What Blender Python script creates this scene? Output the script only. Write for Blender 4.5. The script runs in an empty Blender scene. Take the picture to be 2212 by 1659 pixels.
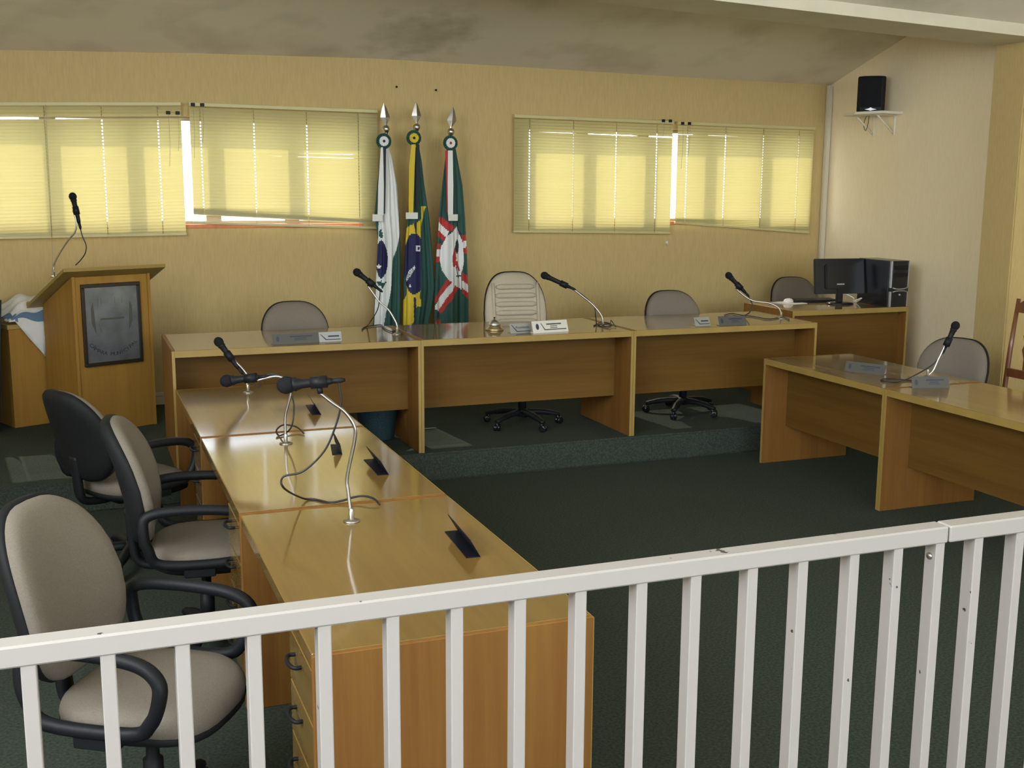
import bpy, bmesh, math, random
from mathutils import Vector, Matrix
random.seed(7)
R = math.radians
PI = math.pi

# ------------------------------------------------------------------ camera, world, lights
W, H = 2212, 1659
F, YAW, PITCH, ROLL, CAMH = 2435.93, .3696, -.1741, .0062, 1.9268
fw = Vector((math.sin(YAW)*math.cos(PITCH), math.cos(YAW)*math.cos(PITCH), math.sin(PITCH)))
rt0 = Vector((math.cos(YAW), -math.sin(YAW), 0)); up0 = rt0.cross(fw)
rt = rt0*math.cos(ROLL) + up0*math.sin(ROLL); up = -rt0*math.sin(ROLL) + up0*math.cos(ROLL)
CAM = Vector((0, 0, CAMH))
scn = bpy.context.scene
col = scn.collection
cd = bpy.data.cameras.new('camera'); cam = bpy.data.objects.new('camera', cd); col.objects.link(cam)
M = Matrix.Identity(4)
for i in range(3):
    M[i][0], M[i][1], M[i][2], M[i][3] = rt[i], up[i], -fw[i], CAM[i]
cam.matrix_world = M
cd.sensor_fit = 'HORIZONTAL'; cd.sensor_width = 36; cd.lens = 36*F/W; cd.clip_start = .05; cd.clip_end = 200
scn.camera = cam
scn.view_settings.view_transform = 'Standard'; scn.view_settings.look = 'None'
scn.view_settings.exposure = 0.32; scn.view_settings.gamma = 1.0; scn.view_settings.use_curve_mapping = False

wd = bpy.data.worlds.new('world'); scn.world = wd; wd.use_nodes = True
bg = wd.node_tree.nodes['Background']; bg.inputs[0].default_value = (.80, .89, 1, 1); bg.inputs[1].default_value = 6.0

def lamp(name, kind, loc, rot, energy, color, **kw):
    d = bpy.data.lights.new(name, kind); d.energy = energy; d.color = color
    for k, v in kw.items(): setattr(d, k, v)
    o = bpy.data.objects.new(name, d); col.objects.link(o); o.location = loc; o.rotation_euler = rot
    return o
# low sun outside, behind the back wall
SUN_EL, SUN_AZ = R(43), R(-6)
sd = Vector((-math.sin(SUN_AZ)*math.cos(SUN_EL), -math.cos(SUN_AZ)*math.cos(SUN_EL), -math.sin(SUN_EL)))
lamp('sun', 'SUN', (0, 14, 9), sd.to_track_quat('-Z', 'Y').to_euler(), 5.5, (1, .92, .72), angle=R(.5))
# daylight through the windows of the rear wall (behind the camera)
lamp('rear_window_daylight', 'AREA', (2.3, -7.05, 2.7), (R(90), 0, 0), 190, (.90, .95, 1), shape='RECTANGLE', size=7.6, size_y=3.0)
lamp('side_window_daylight', 'AREA', (-2.65, 1.0, 3.1), (0, R(-90), 0), 150, (.95, .97, 1), shape='RECTANGLE', size=2.2, size_y=5.0)

# ------------------------------------------------------------------ pixel helpers (a pixel gives a direction, a plane the distance)
def ray(px, py): return fw + rt*((px-W/2)/F) - up*((py-H/2)/F)
def on(px, py, ax, v):
    d = ray(px, py); return CAM + d*((v-CAM[ax])/d[ax])
NH = Vector((math.sin(YAW), math.cos(YAW), 0))
def onp(px, py, P, n=NH):
    d = ray(px, py); return CAM + d*((Vector(P)-CAM).dot(n)/d.dot(n))

# ------------------------------------------------------------------ materials
MATS = {}
def nodes(name):
    m = bpy.data.materials.new(name); m.use_nodes = True
    nt = m.node_tree; b = nt.nodes['Principled BSDF']; MATS[name] = m
    return m, nt, b
def plain(name, c, rough=.5, metal=0, coat=0, spec=.5, noise=0, scale=30, bump=0, bscale=200, trans=0):
    m, nt, b = nodes(name)
    b.inputs['Base Color'].default_value = (*c, 1); b.inputs['Roughness'].default_value = rough
    b.inputs['Metallic'].default_value = metal; b.inputs['Coat Weight'].default_value = coat
    b.inputs['Specular IOR Level'].default_value = spec
    tc = nt.nodes.new('ShaderNodeTexCoord')
    if noise:
        n = nt.nodes.new('ShaderNodeTexNoise'); n.inputs['Scale'].default_value = scale; n.inputs['Detail'].default_value = 4
        nt.links.new(tc.outputs['Object'], n.inputs['Vector'])
        r = nt.nodes.new('ShaderNodeValToRGB')
        r.color_ramp.elements[0].position = .3; r.color_ramp.elements[1].position = .7
        r.color_ramp.elements[0].color = (*[x*(1-noise) for x in c], 1); r.color_ramp.elements[1].color = (*[min(1, x*(1+noise)) for x in c], 1)
        nt.links.new(n.outputs['Fac'], r.inputs[0]); nt.links.new(r.outputs[0], b.inputs['Base Color'])
    if bump:
        n = nt.nodes.new('ShaderNodeTexNoise'); n.inputs['Scale'].default_value = bscale
        nt.links.new(tc.outputs['Object'], n.inputs['Vector'])
        bp = nt.nodes.new('ShaderNodeBump'); bp.inputs['Strength'].default_value = bump; bp.inputs['Distance'].default_value = .002
        nt.links.new(n.outputs['Fac'], bp.inputs['Height']); nt.links.new(bp.outputs[0], b.inputs['Normal'])
    return m
def wood(name, c, c2, axis, rough=.28, coat=.3, spec=.5):
    m, nt, b = nodes(name)
    tc = nt.nodes.new('ShaderNodeTexCoord'); mp = nt.nodes.new('ShaderNodeMapping')
    s = [26, 26, 26]; s[axis] = 1.1; mp.inputs['Scale'].default_value = s
    nt.links.new(tc.outputs['Object'], mp.inputs['Vector'])
    n = nt.nodes.new('ShaderNodeTexNoise'); n.inputs['Scale'].default_value = 1; n.inputs['Detail'].default_value = 6; n.inputs['Roughness'].default_value = .65
    nt.links.new(mp.outputs[0], n.inputs['Vector'])
    mp2 = nt.nodes.new('ShaderNodeMapping'); s2 = [5, 5, 5]; s2[axis] = .5; mp2.inputs['Scale'].default_value = s2
    nt.links.new(tc.outputs['Object'], mp2.inputs['Vector'])
    n2 = nt.nodes.new('ShaderNodeTexNoise'); n2.inputs['Scale'].default_value = 1; n2.inputs['Detail'].default_value = 2
    nt.links.new(mp2.outputs[0], n2.inputs['Vector'])
    ad = nt.nodes.new('ShaderNodeMath'); ad.operation = 'MULTIPLY_ADD'; ad.inputs[1].default_value = .5; ad.inputs[2].default_value = 0
    nt.links.new(n.outputs['Fac'], ad.inputs[0])
    ad2 = nt.nodes.new('ShaderNodeMath'); ad2.operation = 'MULTIPLY_ADD'; ad2.inputs[1].default_value = .5
    nt.links.new(n2.outputs['Fac'], ad2.inputs[0]); nt.links.new(ad.outputs[0], ad2.inputs[2])
    r = nt.nodes.new('ShaderNodeValToRGB'); r.color_ramp.elements[0].position = .36; r.color_ramp.elements[1].position = .62
    r.color_ramp.elements[0].color = (*c2, 1); r.color_ramp.elements[1].color = (*c, 1)
    nt.links.new(ad2.outputs[0], r.inputs[0]); nt.links.new(r.outputs[0], b.inputs['Base Color'])
    b.inputs['Specular IOR Level'].default_value = spec
    b.inputs['Roughness'].default_value = rough; b.inputs['Coat Weight'].default_value = coat; b.inputs['Coat Roughness'].default_value = .09; b.inputs['Coat IOR'].default_value = 1.8
    return m
def wallmat(name, c, c2, bump=.35):
    m, nt, b = nodes(name)
    tc = nt.nodes.new('ShaderNodeTexCoord'); mp = nt.nodes.new('ShaderNodeMapping'); mp.inputs['Scale'].default_value = (90, 90, 12)
    nt.links.new(tc.outputs['Object'], mp.inputs['Vector'])
    n = nt.nodes.new('ShaderNodeTexNoise'); n.inputs['Scale'].default_value = 1; n.inputs['Detail'].default_value = 3
    nt.links.new(mp.outputs[0], n.inputs['Vector'])
    r = nt.nodes.new('ShaderNodeValToRGB'); r.color_ramp.elements[0].position = .3; r.color_ramp.elements[1].position = .7
    r.color_ramp.elements[0].color = (*c2, 1); r.color_ramp.elements[1].color = (*c, 1)
    nt.links.new(n.outputs['Fac'], r.inputs[0]); nt.links.new(r.outputs[0], b.inputs['Base Color'])
    bp = nt.nodes.new('ShaderNodeBump'); bp.inputs['Strength'].default_value = bump; bp.inputs['Distance'].default_value = .004
    nt.links.new(n.outputs['Fac'], bp.inputs['Height']); nt.links.new(bp.outputs[0], b.inputs['Normal'])
    b.inputs['Roughness'].default_value = .75
    return m

wallmat('wall_tan', (.53, .40, .170), (.475, .355, .145), .2)
wallmat('wall_beige', (.88, .755, .51), (.83, .71, .47), .12)
def ceilmat():
    m, nt, b = nodes('ceiling')
    tc = nt.nodes.new('ShaderNodeTexCoord')
    n = nt.nodes.new('ShaderNodeTexNoise'); n.inputs['Scale'].default_value = 1.6; n.inputs['Detail'].default_value = 6
    nt.links.new(tc.outputs['Object'], n.inputs['Vector'])
    r = nt.nodes.new('ShaderNodeValToRGB'); r.color_ramp.elements[0].position = .28; r.color_ramp.elements[1].position = .5
    r.color_ramp.elements[0].color = (.52, .475, .35, 1); r.color_ramp.elements[1].color = (.68, .625, .49, 1)
    nt.links.new(n.outputs['Fac'], r.inputs[0])
    # mildew stain on the sloped part, above the flags
    mp = nt.nodes.new('ShaderNodeMapping'); mp.inputs['Location'].default_value = (-2.62, -8.75, -3.0); 
    nt.links.new(tc.outputs['Object'], mp.inputs['Vector'])
    ln = nt.nodes.new('ShaderNodeVectorMath'); ln.operation = 'LENGTH'; nt.links.new(mp.outputs[0], ln.inputs[0])
    n3 = nt.nodes.new('ShaderNodeTexNoise'); n3.inputs['Scale'].default_value = 6; n3.inputs['Detail'].default_value = 5
    nt.links.new(tc.outputs['Object'], n3.inputs['Vector'])
    sb = nt.nodes.new('ShaderNodeMath'); sb.operation = 'MULTIPLY_ADD'; sb.inputs[1].default_value = .9
    nt.links.new(n3.outputs['Fac'], sb.inputs[0]); nt.links.new(ln.outputs['Value'], sb.inputs[2])
    r3 = nt.nodes.new('ShaderNodeValToRGB'); r3.color_ramp.elements[0].position = .45; r3.color_ramp.elements[1].position = .95
    r3.color_ramp.elements[0].color = (.66, .64, .58, 1); r3.color_ramp.elements[1].color = (1, 1, 1, 1)
    nt.links.new(sb.outputs[0], r3.inputs[0])
    mx = nt.nodes.new('ShaderNodeMixRGB'); mx.blend_type = 'MULTIPLY'; mx.inputs[0].default_value = 1
    nt.links.new(r.outputs[0], mx.inputs[1]); nt.links.new(r3.outputs[0], mx.inputs[2])
    nt.links.new(mx.outputs[0], b.inputs['Base Color']); b.inputs['Roughness'].default_value = .8
ceilmat()
plain('beam_paint', (.62, .57, .44), .6, noise=.06, scale=4)
plain('carpet', (.042, .054, .043), .95, spec=.15, noise=.35, scale=90, bump=.6, bscale=400)
wood('wood_x', (.235, .138, .025), (.18, .10, .017), 0, .45, 1.0)
wood('wood_z', (.26, .126, .030), (.18, .078, .017), 2, .55, 0, .2)
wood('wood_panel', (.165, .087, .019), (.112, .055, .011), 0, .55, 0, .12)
wood('wood_podium', (.36, .20, .038), (.27, .14, .027), 2, .55, 0, .2)
plain('wood_edge', (.32, .215, .055), .5, noise=.08, scale=8)
wood('wood_carved', (.20, .075, .028), (.12, .042, .016), 2, .35, .2)
def railpaint():
    m, nt, b = nodes('rail_paint')
    tc = nt.nodes.new('ShaderNodeTexCoord'); n = nt.nodes.new('ShaderNodeTexNoise'); n.inputs['Scale'].default_value = 22; n.inputs['Detail'].default_value = 3
    nt.links.new(tc.outputs['Object'], n.inputs['Vector'])
    r = nt.nodes.new('ShaderNodeValToRGB'); r.color_ramp.elements[0].position = .275; r.color_ramp.elements[1].position = .285
    r.color_ramp.elements[0].color = (.05, .05, .06, 1); r.color_ramp.elements[1].color = (.41, .385, .365, 1)
    nt.links.new(n.outputs['Fac'], r.inputs[0]); nt.links.new(r.outputs[0], b.inputs['Base Color'])
    b.inputs['Roughness'].default_value = .35
railpaint()
plain('fabric', (.185, .162, .130), .95, spec=.2, noise=.10, scale=220, bump=.5, bscale=500)
plain('fabric_pale', (.42, .37, .28), .9, spec=.2, noise=.06, scale=160, bump=.3, bscale=400)
plain('black_plastic', (.009, .010, .012), .5, spec=.22, bump=.15, bscale=300)
plain('black_gloss', (.010, .011, .014), .25)
plain('black_shell', (.010, .011, .012), .65, spec=.2, bump=.3, bscale=350)
plain('chrome', (.50, .49, .46), .28, 1)
plain('steel', (.55, .55, .54), .35, 1)
plain('silver_plate', (.36, .38, .38), .35, .6)
plain('acrylic_white', (.60, .60, .54), .3)
plain('plate_grey', (.085, .085, .075), .45, 0, spec=.3)
plain('plate_black', (.006, .006, .012), .5, spec=.2)
plain('ink', (.03, .035, .06), .6)
plain('white_plastic', (.75, .74, .70), .4)
plain('grille', (.010, .011, .013), .75, spec=.2, bump=1, bscale=900)
plain('cable', (.012, .013, .016), .45)
plain('bezel_silver', (.45, .47, .50), .3, .7)
plain('terracotta', (.62, .22, .10), .7, noise=.1, scale=20)
plain('window_frame', (.42, .38, .26), .5)
plain('white_shelf', (.72, .68, .56), .5)
plain('pipe_cream', (.62, .58, .44), .5)
plain('base_board', (.55, .49, .33), .6)
plain('ground', (.30, .27, .22), .9, noise=.2, scale=2)
plain('teal_mesh', (.02, .05, .06), .7, noise=.5, scale=120)
plain('white_cloth', (.62, .61, .58), .9, noise=.06, scale=14)
plain('blue_cloth', (.10, .17, .26), .9)
plain('dark_cloth', (.014, .020, .022), .85, noise=.3, scale=10)
plain('flag_white', (.70, .72, .70), .75); plain('flag_green', (.018, .075, .060), .75); plain('flag_blue', (.012, .014, .070), .75)
plain('flag_yellow', (.62, .46, .03), .75); plain('flag_red', (.42, .03, .025), .75); plain('flag_dark', (.012, .022, .03), .8)
plain('plaque_metal', (.20, .22, .235), .38, .6, noise=.25, scale=9)
plain('frame_dark', (.022, .016, .010), .4)
plain('brass', (.45, .36, .2), .35, .9)
def glassmat():
    m, nt, b = nodes('glass'); out = nt.nodes['Material Output']; nt.nodes.remove(b)
    t = nt.nodes.new('ShaderNodeBsdfTransparent'); g = nt.nodes.new('ShaderNodeBsdfGlossy'); g.inputs['Roughness'].default_value = .02
    mx = nt.nodes.new('ShaderNodeMixShader'); mx.inputs[0].default_value = .07
    nt.links.new(t.outputs[0], mx.inputs[1]); nt.links.new(g.outputs[0], mx.inputs[2]); nt.links.new(mx.outputs[0], out.inputs[0])
glassmat()
def slatmat():
    m, nt, b = nodes('slat'); out = nt.nodes['Material Output']
    b.inputs['Base Color'].default_value = (.47, .43, .21, 1); b.inputs['Roughness'].default_value = .4
    t = nt.nodes.new('ShaderNodeBsdfTranslucent'); t.inputs[0].default_value = (.74, .64, .26, 1)
    mx = nt.nodes.new('ShaderNodeMixShader'); mx.inputs[0].default_value = .25
    nt.links.new(b.outputs[0], mx.inputs[1]); nt.links.new(t.outputs[0], mx.inputs[2]); nt.links.new(mx.outputs[0], out.inputs[0])
slatmat()
plain('headrail', (.55, .49, .23), .45)
plain('cord', (.35, .33, .24), .8)

# ------------------------------------------------------------------ mesh builders
class MB:
    def __init__(s): s.v = []; s.f = []; s.m = []; s.sm = []
    def add(s, vs, fs, mi=0, smooth=False):
        o = len(s.v); s.v += [tuple(v) for v in vs]
        for f in fs: s.f.append(tuple(i+o for i in f)); s.m.append(mi); s.sm.append(smooth)
        return s
    def box(s, a, b, bev=0, mi=0):
        bm = bmesh.new(); bmesh.ops.create_cube(bm, size=1)
        for v in bm.verts:
            v.co = Vector([(a[i]+b[i])/2 + v.co[i]*(b[i]-a[i]) for i in range(3)])
        if bev:
            bmesh.ops.bevel(bm, geom=bm.edges[:], offset=bev, segments=2 if bev > .004 else 1, affect='EDGES', clamp_overlap=True)
        bm.verts.ensure_lookup_table()
        s.add([v.co for v in bm.verts], [[v.index for v in f.verts] for f in bm.faces], mi); bm.free(); return s
    def prism(s, poly, z0, z1, f=None, mi=0):          # poly of (a,b), extruded along third; f maps (a,b,c)->xyz
        n = len(poly); f = f or (lambda a, b, c: (a, b, c))
        area = sum(poly[i][0]*poly[(i+1) % n][1]-poly[(i+1) % n][0]*poly[i][1] for i in range(n))
        if area < 0: poly = poly[::-1]
        vs = [f(a, b, z0) for a, b in poly] + [f(a, b, z1) for a, b in poly]
        fs = [tuple(range(n-1, -1, -1)), tuple(range(n, 2*n))] + [(i, (i+1) % n, n+(i+1) % n, n+i) for i in range(n)]
        return s.add(vs, fs, mi)
    def lathe(s, prof, seg=20, axis=None, org=(0, 0, 0), mi=0, smooth=True):   # prof: (r, h)
        org = Vector(org); ax = Vector(axis or (0, 0, 1)).normalized()
        q = Vector((0, 0, 1)).rotation_difference(ax)
        vs = []
        for r, h in prof:
            for k in range(seg):
                a = 2*PI*k/seg; vs.append(org + q @ Vector((max(r, 1e-5)*math.cos(a), max(r, 1e-5)*math.sin(a), h)))
        fs = []
        for j in range(len(prof)-1):
            for k in range(seg):
                k2 = (k+1) % seg; fs.append((j*seg+k, j*seg+k2, (j+1)*seg+k2, (j+1)*seg+k))
        fs.append(tuple(range(seg-1, -1, -1))); fs.append(tuple((len(prof)-1)*seg+k for k in range(seg)))
        return s.add(vs, fs, mi, smooth)
    def tube(s, pts, r, seg=8, closed=False, mi=0, flat=1.0):
        pts = [Vector(p) for p in pts]; n = len(pts); rr = r if isinstance(r, (list, tuple)) else [r]*n
        vs = []; u = None
        for i in range(n):
            if closed: t = pts[(i+1) % n]-pts[i-1]
            else: t = pts[min(i+1, n-1)]-pts[max(i-1, 0)]
            t = t.normalized() if t.length > 1e-9 else Vector((0, 0, 1))
            if u is None:
                u = t.cross(Vector((0, 0, 1)))
                if u.length < 1e-3: u = t.cross(Vector((0, 1, 0)))
            u = (u - t*u.dot(t)).normalized(); w = t.cross(u)
            for k in range(seg):
                a = 2*PI*k/seg; vs.append(pts[i] + u*(rr[i]*math.cos(a)*flat) + w*(rr[i]*math.sin(a)))
        fs = []
        for i in range(n if closed else n-1):
            i2 = (i+1) % n
            for k in range(seg):
                k2 = (k+1) % seg; fs.append((i*seg+k, i*seg+k2, i2*seg+k2, i2*seg+k))
        if not closed: fs += [tuple(range(seg-1, -1, -1)), tuple((n-1)*seg+k for k in range(seg))]
        return s.add(vs, fs, mi, True)
    def layers(s, outline, lay, f, mi=0, smooth=True, ctr=(0, 0)):    # outline (a,b), lay [(scale, c)], f(a,b,c)->xyz
        n = len(outline); vs = []
        for sc, c in lay:
            for a, b in outline: vs.append(f(ctr[0]+(a-ctr[0])*sc, ctr[1]+(b-ctr[1])*sc, c))
        fs = []
        for j in range(len(lay)-1):
            for k in range(n):
                k2 = (k+1) % n; fs.append((j*n+k, j*n+k2, (j+1)*n+k2, (j+1)*n+k))
        fs.append(tuple(range(n-1, -1, -1))); fs.append(tuple((len(lay)-1)*n+k for k in range(n)))
        return s.add(vs, fs, mi, smooth)
    def mesh(s, name):
        me = bpy.data.meshes.new(name); me.from_pydata(s.v, [], s.f)
        me.polygons.foreach_set('material_index', s.m); me.polygons.foreach_set('use_smooth', s.sm); me.update()
        bm = bmesh.new(); bm.from_mesh(me); bmesh.ops.recalc_face_normals(bm, faces=bm.faces); bm.to_mesh(me); bm.free()
        return me
    def build(s, name, mats, parent=None, loc=None, rotz=0):
        me = s.mesh(name)
        for m in ([mats] if isinstance(mats, str) else mats): me.materials.append(MATS[m])
        return put(name, me, parent, loc, rotz)
def put(name, me, parent=None, loc=None, rotz=0):
    o = bpy.data.objects.new(name, me); col.objects.link(o)
    if parent: o.parent = parent
    if loc is not None: o.location = loc
    if rotz: o.rotation_euler = (0, 0, rotz)
    return o
def tag(o, label=None, cat=None, group=None, kind=None):
    if label: o['label'] = label
    if cat: o['category'] = cat
    if group: o['group'] = group
    if kind: o['kind'] = kind
    return o
def thing(name, label, cat, loc=(0, 0, 0), rotz=0, group=None):
    o = bpy.data.objects.new(name, None); o.empty_display_size = .1; col.objects.link(o)
    o.location = loc; o.rotation_euler = (0, 0, rotz)
    return tag(o, label, cat, group)
def struct(mb, name, mats, parent=None):
    o = mb.build(name, mats, parent)
    if not parent: o['kind'] = 'structure'
    return o
def dup(root, loc, rotz=None, label=None):
    r = root.copy(); col.objects.link(r); r.location = loc
    if rotz is not None: r.rotation_euler = (0, 0, rotz)
    if label: r['label'] = label
    for ch in list(root.children):
        c = ch.copy(); col.objects.link(c); c.parent = r
        for g in list(ch.children):
            d = g.copy(); col.objects.link(d); d.parent = c
    return r
def smooth_path(pts, n=6, closed=False):
    P = [Vector(p) for p in pts]; out = []; m = len(P)
    for i in range(m if closed else m-1):
        if closed: a, b, c, d = P[i-1], P[i], P[(i+1) % m], P[(i+2) % m]
        else: a, b, c, d = P[max(i-1, 0)], P[i], P[i+1], P[min(i+2, m-1)]
        for k in range(n):
            t = k/n; out.append(.5*((2*b)+(c-a)*t+(2*a-5*b+4*c-d)*t*t+(3*b-a-3*c+d)*t**3))
    if not closed: out.append(P[-1])
    return out
def text_mesh(body, size, extrude=.0006, align='CENTER'):
    cu = bpy.data.curves.new('lettering', 'FONT'); cu.body = body; cu.size = size; cu.extrude = extrude
    cu.align_x = align; cu.align_y = 'CENTER'; cu.resolution_u = 2
    o = bpy.data.objects.new('lettering', cu); col.objects.link(o)
    dg = bpy.context.evaluated_depsgraph_get(); me = bpy.data.meshes.new_from_object(o.evaluated_get(dg))
    bpy.data.objects.remove(o); bpy.data.curves.remove(cu)
    return me
def superellipse(a, b, n, p=3.0):
    out = []
    for k in range(n):
        t = 2*PI*k/n; c, s = math.cos(t), math.sin(t)
        out.append((a*math.copysign(abs(c)**(2/p), c), b*math.copysign(abs(s)**(2/p), s)))
    return out

# ------------------------------------------------------------------ the room
S = .19                       # stage height
YB, XR, XL, YR = 9.25, 6.83, -2.6, -7.0
YST = 6.925                   # front edge of the stage
ZT, ZS = .75, S+.75
struct(MB().box((XL-.2, YR-.2, -.1), (XR+.2, YB+.2, 0)), 'floor', 'carpet')
struct(MB().box((XL, YST, 0), (XR, YB, S), .012), 'stage_floor', 'carpet')
# back wall with two window openings; its top follows the sagging edge of the ceiling
def ceil_z(x):
    P = [(-2.6, 2.80), (-.42, 2.874), (1.0, 2.915), (2.33, 2.937), (3.6, 2.925), (5.34, 2.90), (6.83, 2.893)]
    for (a, b), (c, d) in zip(P, P[1:]):
        if x <= c: return b+(d-b)*(x-a)/(c-a)
    return P[-1][1]
WZ0, WZ1 = 1.60, 2.44
WIN = [(-1.25, 2.25), (3.71, 6.63)]
mb = MB()
xs = [XL, -1.25, -.42, 1.0, 2.25, 2.33, 3.6, 3.71, 5.34, 6.63, XR]
for a, b in zip(xs, xs[1:]):
    inw = any(w0-1e-6 <= a and b <= w1+1e-6 for w0, w1 in WIN)
    segs = [(0, WZ0), (WZ1, None)] if inw else [(0, None)]
    for z0, z1 in segs:
        za, zb = (ceil_z(a), ceil_z(b)) if z1 is None else (z1, z1)
        mb.add([(a, YB, z0), (b, YB, z0), (b, YB, zb), (a, YB, za), (a, YB+.2, z0), (b, YB+.2, z0), (b, YB+.2, zb), (a, YB+.2, za)],
               [(0, 1, 2, 3), (5, 4, 7, 6), (0, 4, 5, 1), (3, 2, 6, 7), (0, 3, 7, 4), (1, 5, 6, 2)])
struct(mb, 'wall_back', 'wall_tan')
struct(MB().box((XR, YR, 0), (XR+.2, YB+.2, 4.9)), 'wall_right', 'wall_beige')
mb = MB()
for (y0, y1, z0, z1) in [(YR, -1.5, 0, 4.9), (-1.5, 3.5, 0, 2.0), (-1.5, 3.5, 4.2, 4.9), (3.5, YB+.2, 0, 4.9)]: mb.box((XL-.2, y0, z0), (XL, y1, z1))
struct(mb, 'wall_left', 'wall_beige')
# rear wall, behind the camera, with a wide window and a glazed door opening
mb = MB()
for (x0, x1, z0, z1) in [(XL, -1.5, 0, 4.9), (-1.5, 6.1, 0, 1.2), (-1.5, 6.1, 4.2, 4.9), (6.1, XR, 0, 4.9)]:
    mb.box((x0, YR-.2, z0), (x1, YR, z1))
struct(mb, 'wall_rear', 'wall_beige')
# ceiling: sloping up from the back wall to behind the beam, lower flat part on the near side
mb = MB()
SL = .32
xs = [XL, -.42, 1.0, 2.33, 3.6, 5.34, XR]
for a, b in zip(xs, xs[1:]):
    y0, y1 = YB+.2, 6.8
    za0, zb0 = ceil_z(a)-.2*SL, ceil_z(b)-.2*SL; za1, zb1 = ceil_z(a)+SL*(YB-y1), ceil_z(b)+SL*(YB-y1)
    mb.add([(a, y0, za0), (b, y0, zb0), (b, y1, zb1), (a, y1, za1), (a, y0, za0+.1), (b, y0, zb0+.1), (b, y1, zb1+.1), (a, y1, za1+.1)],
           [(0, 3, 2, 1), (4, 5, 6, 7), (0, 1, 5, 4), (3, 7, 6, 2), (0, 4, 7, 3), (1, 2, 6, 5)])
struct(mb, 'ceiling', 'ceiling')
bz = lambda x: 3.09-.0346*(x-3.64)
# near side: a slope rising from the beam, then flat
mb = MB()
mb.add([(XL, 6.52, bz(XL)+.055), (XR, 6.52, bz(XR)+.055), (XR, 2.0, 4.8), (XL, 2.0, 4.8), (XL, 6.52, bz(XL)+.2), (XR, 6.52, bz(XR)+.2), (XR, 2.0, 4.9), (XL, 2.0, 4.9)],
       [(0, 3, 2, 1), (4, 5, 6, 7), (0, 1, 5, 4), (3, 7, 6, 2), (0, 4, 7, 3), (1, 2, 6, 5)])
for (x0, x1, y0, y1) in [(XL, XR, YR-.2, 2.0)]: mb.box((x0, y0, 4.8), (x1, y1, 4.9))
struct(mb, 'ceiling', 'ceiling')
mb = MB(); vs = []
for x in (XL, XR):
    for y, z in ((6.45, bz(x)), (6.93, bz(x)), (6.93, 3.95), (6.45, 3.95)): vs.append((x, y, z))
mb.add(vs, [(0, 1, 5, 4), (1, 2, 6, 5), (2, 3, 7, 6), (3, 0, 4, 7), (3, 2, 1, 0), (4, 5, 6, 7)])
struct(mb, 'ceiling_beam', 'beam_paint')
struct(MB().box((6.58, 6.60, 0), (XR, 6.93, 3.5), .01), 'pillar', 'wall_tan')
struct(MB().box((XL, YB-.02, S), (XR, YB, S+.09), .004).box((XL, YB-.028, S+.07), (XR, YB, S+.10), .004), 'baseboard_back', 'base_board')
# white conduit in the corner
o = struct(MB().box((XR-.055, YB-.045, S+.1), (XR-.005, YB-.004, ceil_z(XR)-.01), .006), 'trim_1', 'pipe_cream')
# outside: eave and ground
struct(MB().box((XL-1, YB+.2, 2.81), (XR+1, YB+.54, 2.93)), 'eave', 'window_frame')
struct(MB().box((-30, YB+.3, -.3), (30, 50, -.2)), 'ground', 'ground')

# windows
MULL = [[-.72, -.13, .459, 1.058, 1.681], [4.269, 4.878, 5.496, 6.097]]
for wi, ((x0, x1), ml) in enumerate(zip(WIN, MULL)):
    y0, y1 = YB+.09, YB+.16
    root = thing('window_%d' % (wi+1), None, None, (0, 0, 0)); root['kind'] = 'structure'
    f = MB().box((x0, y0, WZ0), (x0+.04, y1, WZ1), .004).box((x1-.04, y0, WZ0), (x1, y1, WZ1), .004).box((x0, y0, WZ0), (x1, y1, WZ0+.035), .004).box((x0, y0, WZ1-.03), (x1, y1, WZ1), .004)
    f.build('window_frame', 'window_frame', root)
    for m in ml: MB().box((m-.058, y0-.01, WZ0), (m+.058, y1+.01, WZ1), .005).build('mullion', 'window_frame', root)
    e = [x0+.04]+[k for m in ml for k in (m-.058, m+.058)]+[x1-.04]
    for a, b in zip(e[::2], e[1::2]):
        MB().box((a, YB+.125, WZ0+.035), (b, YB+.129, WZ1-.03)).build('pane', 'glass', root)
    MB().box((x0, YB-.005, WZ0-.02), (x1, YB+.26, WZ0+.012), .004).build('window_sill', 'terracotta', root)

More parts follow.
